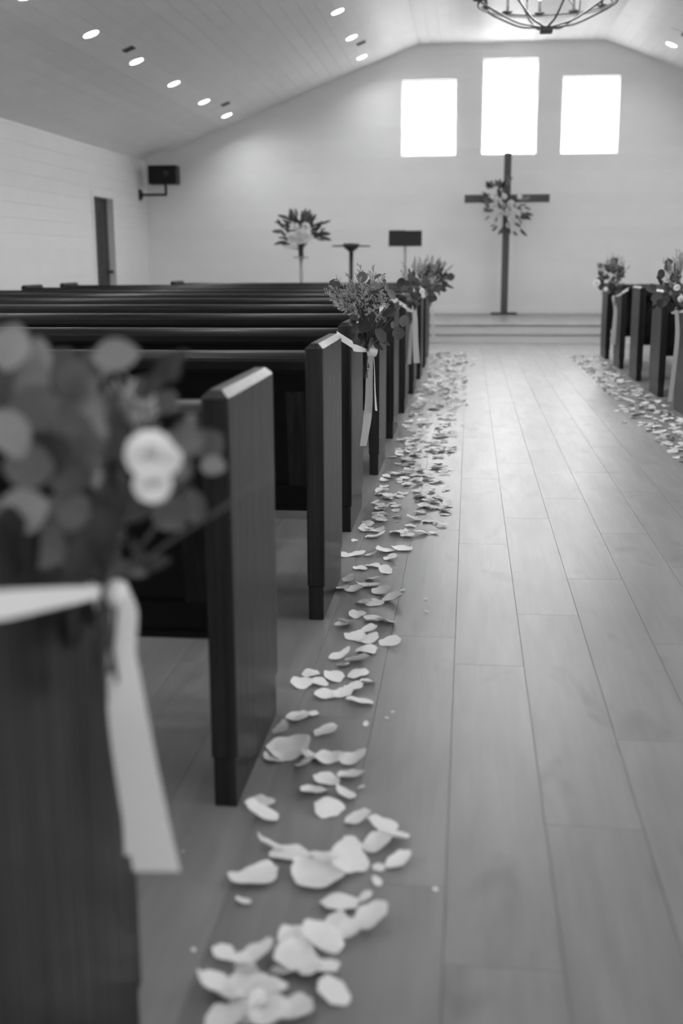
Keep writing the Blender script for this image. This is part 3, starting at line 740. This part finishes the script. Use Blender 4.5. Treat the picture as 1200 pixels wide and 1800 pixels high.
# ------------------------------------------------------------------ ceiling fittings
def on_slope(X, right=False): return ZS+((XR-X)*(ZF-ZS)/(XR-FX1) if right else (X-XL)*SL)
def slope_mtx(X, Y, right=False):
    a = math.atan(SL) if not right else -math.atan((ZF-ZS)/(XR-FX1))
    return Matrix.Translation((X, Y, on_slope(X, right))) @ Matrix.Rotation(-a, 4, 'Y')
def downlight(X, Y, label, group, right=False):
    o = empty('recessed_downlight', (0, 0, 0), label, 'ceiling light', group); o.matrix_basis = slope_mtx(X, Y, right)
    if 'dl' not in cache:
        cache['dl'] = (MB().lathe([(.082, .0), (.094, -.004), (.094, -.0005), (.098, .0)], 28, cap=False).mesh('trim_ring', 'trim', True), MB().lathe([(.083, -.002), (.06, -.005), (.001, -.006)], 28).mesh('diffuser', 'lamp', True))
        ld = bpy.data.lights.new('lamp', 'AREA'); ld.shape = 'DISK'; ld.size = .15; ld.energy = LAMP; cache['ll'] = ld
        ld.spread = math.radians(150)
    link('trim_ring', cache['dl'][0], o); link('diffuser', cache['dl'][1], o)
    l = bpy.data.objects.new('lamp', cache['ll']); COL.objects.link(l); l.parent = o; l.location = (0, 0, -.012)
YS = [19.6, 17.93, 16.11, 14.31, 12.6, 10.79, 9.0, 7.2, 5.4, 3.6, 1.8, 0.0, -1.8, -3.6, -5.4]
cols = [(-4.09, False, 'outer row over the left-hand pews'), (-1.82, False, 'inner row above the left-hand pews'), (3.04, True, 'inner row above the right-hand pews'), (5.31, True, 'outer row over the right-hand pews')]
for X, rg, nm in cols:
    for i, Y in enumerate(YS):
        downlight(X, Y-(.45 if rg else 0), 'lit recessed downlight, %s from the cross wall, %s' % (ORD[i], nm), nm, rg)
def vent(X, Y, label, right=False):
    o = empty('ceiling_vent', (0, 0, 0), label, 'vent', 'slot vents in the ceiling'); o.matrix_basis = slope_mtx(X, Y, right)
    MB().box(-.19, .15, -.10, .10, -.008, .0).build('vent_frame', 'ceil', o, bevel=.002, seg=1)
    MB().box(.0, .14, -.09, .09, -.0095, -.008).build('vent_slot', 'vent', o)
    for k in range(4): MB().box(.0, .14, -.066+k*.04, -.052+k*.04, -.014, -.0095).build('louvre', 'vent', o)
vent(-4.06, 13.67, 'slot vent beside the fifth light of the outer row over the left-hand pews')
vent(-3.98, 18.68, 'slot vent nearest the speaker, in the outer row of ceiling lights')
vent(-1.80, 18.53, 'slot vent in the inner row above the left-hand pews')
vent(3.04, 18.25, 'slot vent in the inner row above the right-hand pews', True)

# chandelier
ch = empty('chandelier', (XC-.03, 9.95, 2.955), 'black iron cage chandelier with candle lamps hanging above the aisle', 'chandelier')
R_ = .555; ZR = .235
MB().box(-.05, .05, -.05, .05, 0, .05).build('finial', 'metal', ch, bevel=.006)
MB().lathe([(R_-.006, ZR-.014), (R_+.006, ZR-.014), (R_+.006, ZR+.014), (R_-.006, ZR+.014), (R_-.006, ZR-.014)], 64, cap=False).build('ring', 'metal', ch, True)
MB().lathe([(.30, .92), (.312, .92), (.312, .945), (.30, .945), (.30, .92)], 48, cap=False).build('upper_ring', 'metal', ch, True)
NR = 8
for k in range(NR):
    a = 2*math.pi*(k+.3)/NR; c, s_ = math.cos(a), math.sin(a)
    prof = [(.03, .04), (.12, .055), (.24, .075), (.40, .145), (R_, ZR), (R_+.03, .36), (.54, .52), (.45, .72), (.306, .93)]
    MB().tube(smooth_path([(c*q, s_*q, z) for q, z in prof], 5), .0085, 6).build('rib', 'metal', ch, True)
    a2 = a+2*math.pi/NR*1.5
    MB().tube(smooth_path([(c*R_, s_*R_, ZR), (math.cos(a+.3)*.50, math.sin(a+.3)*.50, .45), (math.cos(a2-.2)*.42, math.sin(a2-.2)*.42, .70), (math.cos(a2)*.306, math.sin(a2)*.306, .93)], 5), .006, 6).build('cross_rib', 'metal', ch, True)
for k in range(12):
    a = 2*math.pi*(k+.1)/12; cx, cy = math.cos(a)*R_, math.sin(a)*R_
    MB().lathe([(.012, 0), (.042, .006), (.044, .014), (.014, .016)], 16, (cx, cy, ZR+.014)).build('drip_tray', 'metal', ch, True)
    MB().lathe([(.011, 0), (.011, .10)], 10, (cx, cy, ZR+.03)).build('candle_sleeve', 'metal', ch, True)
    MB().lathe([(.008, 0), (.017, .022), (.014, .045), (.003, .075)], 10, (cx, cy, ZR+.13)).build('bulb', 'bulb', ch, True)
MB().lathe([(.013, .93), (.013, ZF-2.955)], 10).build('rod', 'metal', ch, True)
for k in range(4):
    a = math.pi/2*k
    MB().tube([(0, 0, .99), (math.cos(a)*.306, math.sin(a)*.306, .932)], .007, 6).build('spoke', 'metal', ch, True)
MB().lathe([(.075, ZF-2.985), (.08, ZF-2.98), (.08, ZF-2.956)], 24).build('canopy', 'metal', ch, True)
ld = bpy.data.lights.new('chandelier_glow', 'POINT'); ld.energy = BULB*12; ld.shadow_soft_size = .3
lo = bpy.data.objects.new('chandelier_glow', ld); COL.objects.link(lo); lo.parent = ch; lo.location = (0, 0, .42)

# ------------------------------------------------------------------ petals
def petal_mesh(seed):
    r = random.Random(seed); n = 7; mb = MB(); vs = []
    k1, k2, ph = r.uniform(.16, .46), r.uniform(0, .32), r.uniform(0, 6)
    asp = r.uniform(.75, 1.05); pinch = r.uniform(0, .35)
    for j in range(n+1):
        v = j/n*2-1
        for i in range(n+1):
            u = i/n*2-1
            x = u*math.sqrt(max(0, 1-v*v/2)); y = v*math.sqrt(max(0, 1-u*u/2))
            wdt = 1-pinch*(1-y)*.5
            rr = math.hypot(x, y); th = math.atan2(y, x)
            e = 1+.07*math.sin(3*th+ph)*rr+.04*math.sin(7*th+ph*2)*rr
            X, Y = x*wdt*asp*e, y*e
            Z = k1*X*X+k2*Y*Y+.045*math.sin(4*th+ph)*rr**3+.04*math.sin(2.5*X+ph)
            vs.append((X*.5, Y*.5, Z*.5))
    zmin = min(q[2] for q in vs); vs = [(x, y, z-zmin) for x, y, z in vs]
    return mb.add(vs, [(j*(n+1)+i, j*(n+1)+i+1, (j+1)*(n+1)+i+1, (j+1)*(n+1)+i) for j in range(n) for i in range(n)]).mesh('rose_petal', 'petal', True)
PET = [petal_mesh(s) for s in range(10)]
rp = random.Random(21)
plist = []        # (X, Y, size, lift)
near = [(375, 1736, 75), (441, 1764, 95), (448, 1687, 72), (392, 1673, 36), (518, 1683, 88), (522, 1650, 60), (522, 1771, 66), (571, 1700, 55), (585, 1746, 58), (571, 1655, 72), (595, 1627, 66), (599, 1585, 62), (655, 1617, 60), (641, 1575, 24), (616, 1638, 42),
 (410, 1745, 70), (480, 1740, 60), (430, 1722, 70), (470, 1778, 70), (500, 1705, 50), (548, 1712, 46), (452, 1748, 84), (424, 1690, 50), (400, 1790, 80), (557, 1536, 86), (574, 1512, 70), (616, 1519, 62), (620, 1484, 44), (508, 1498, 66), (473, 1487, 52), (448, 1540, 86), (427, 1582, 26), (665, 1480, 56), (672, 1449, 54), (690, 1473, 48), (700, 1512, 46), (665, 1521, 20), (662, 1547, 20),
 (630, 1438, 44), (578, 1421, 52), (606, 1393, 38), (553, 1389, 46), (574, 1368, 42), (616, 1361, 44), (455, 1410, 50), (459, 1437, 54), (508, 1316, 66), (487, 1326, 44), (546, 1326, 38), (539, 1344, 44), (578, 1330, 44), (620, 1332, 46), (574, 1284, 40), (494, 1283, 28), (525, 1265, 22),
 (522, 1257, 38), (500, 1267, 24), (548, 1252, 26), (530, 1202, 34), (545, 1182, 36), (560, 1198, 32), (587, 1187, 42), (575, 1218, 46), (598, 1152, 38), (604, 1168, 26), (628, 1162, 40), (628, 1183, 40), (645, 1197, 26), (623, 1207, 36), (632, 1232, 44), (603, 1217, 34), (635, 1380, 12), (643, 1270, 12),
 (687, 1128, 36), (645, 1140, 38), (647, 1123, 36), (625, 1117, 34), (610, 1098, 40), (600, 1100, 26), (647, 1107, 34), (657, 1087, 34), (677, 1093, 40), (627, 1077, 38), (640, 1058, 30), (657, 1058, 32), (673, 1040, 40), (690, 1053, 36), (648, 1028, 38), (603, 1033, 32), (623, 1035, 30), (613, 1017, 26), (655, 1017, 26),
 (633, 997, 28), (657, 993, 26), (677, 1002, 28), (602, 975, 26), (627, 973, 28), (652, 975, 24), (677, 967, 30), (707, 963, 32), (687, 980, 30), (623, 948, 14), (660, 942, 34), (700, 935, 38), (716, 940, 30), (640, 930, 30), (665, 932, 26), (770, 822, 32), (762, 935, 17), (773, 793, 14), (748, 1050, 6), (750, 1072, 7), (680, 1258, 7), (690, 1252, 6), (321, 1492, 8), (340, 1665, 10), (765, 1558, 9), (768, 842, 6), (708, 1035, 10)]
for x, y, d in near:
    p = on_z(x, y, .008); dist = (p-CAM).dot(fw); plist.append((p.x, p.y, d*dist/F*1.14))
Y = 4.75
while Y < 14.6:
    Y += rp.expovariate(62)
    u = rp.random(); wdt = .36 if Y < 9 else .42
    X = -.435+wdt*(u if rp.random() < .8 else u*u)*(1 if rp.random() < .94 else 1.25)
    plist.append((X, Y, rp.uniform(.042, .074) if rp.random() < .88 else rp.uniform(.015, .03)))
Y = 4.2
while Y < 14.2:
    Y += rp.expovariate(58)
    X = 1.585-.36*rp.random()*(1 if rp.random() < .94 else 1.25)
    plist.append((X, Y, rp.uniform(.042, .074) if rp.random() < .88 else rp.uniform(.015, .03)))
def pscore(p):
    q = px((p[0], p[1], 0))
    return (p[2]*F/q[2]) if 0 < q[0] < 1200 and 0 < q[1] < 1820 else 0
plist.sort(key=pscore, reverse=True)
placed = []; restp = MB()
for i, (X, Y, s_) in enumerate(plist):
    stack = sum(1 for a, b, c in placed if abs(a-X) < .03 and abs(b-Y) < .03); placed.append((X, Y, s_))
    z = .0015+min(stack, 3)*.007
    flip = rp.random() < .18; tl = 1.0 if Y < 4.7 else .6
    rot = Matrix.Rotation(rp.uniform(0, 6.28), 4, 'Z') @ Matrix.Rotation(rp.gauss(0, .2*tl)+(math.pi if flip else 0), 4, 'X') @ Matrix.Rotation(rp.gauss(0, .17*tl), 4, 'Y')
    me = PET[rp.randrange(10)]
    mt = rot @ Matrix.Scale(s_, 4)
    lo_ = min((mt @ v.co).z for v in me.vertices)
    mt = Matrix.Translation((X, Y, z-lo_)) @ mt
    if i < 300:
        o = link('rose_petal', me, mtx=mt)
        row = max(0, min(11, int((Y-.907+.5)//1.298)))
        look = 'torn scrap of white petal' if s_ < .026 else ('upturned' if flip else 'cupped')+(' large' if s_ > .057 else ' small' if s_ < .042 else ' middling')+' white petal'
        if X < .6: tag(o, look+' beside the %s pew left of the aisle' % ORD[11-row], 'petal', 'petals along the left-hand pews')
        else: tag(o, look+' beside the %s pew right of the aisle' % ORD[max(0, 10-row)], 'petal', 'petals along the right-hand pews')
    else:
        restp.add([mt @ v.co for v in me.vertices], [tuple(p.vertices) for p in me.polygons])
ro = restp.build('strewn_petals', 'petal', None, True, kind='stuff')
tag(ro, 'dense drift of small white petals along the far pews', 'petals')
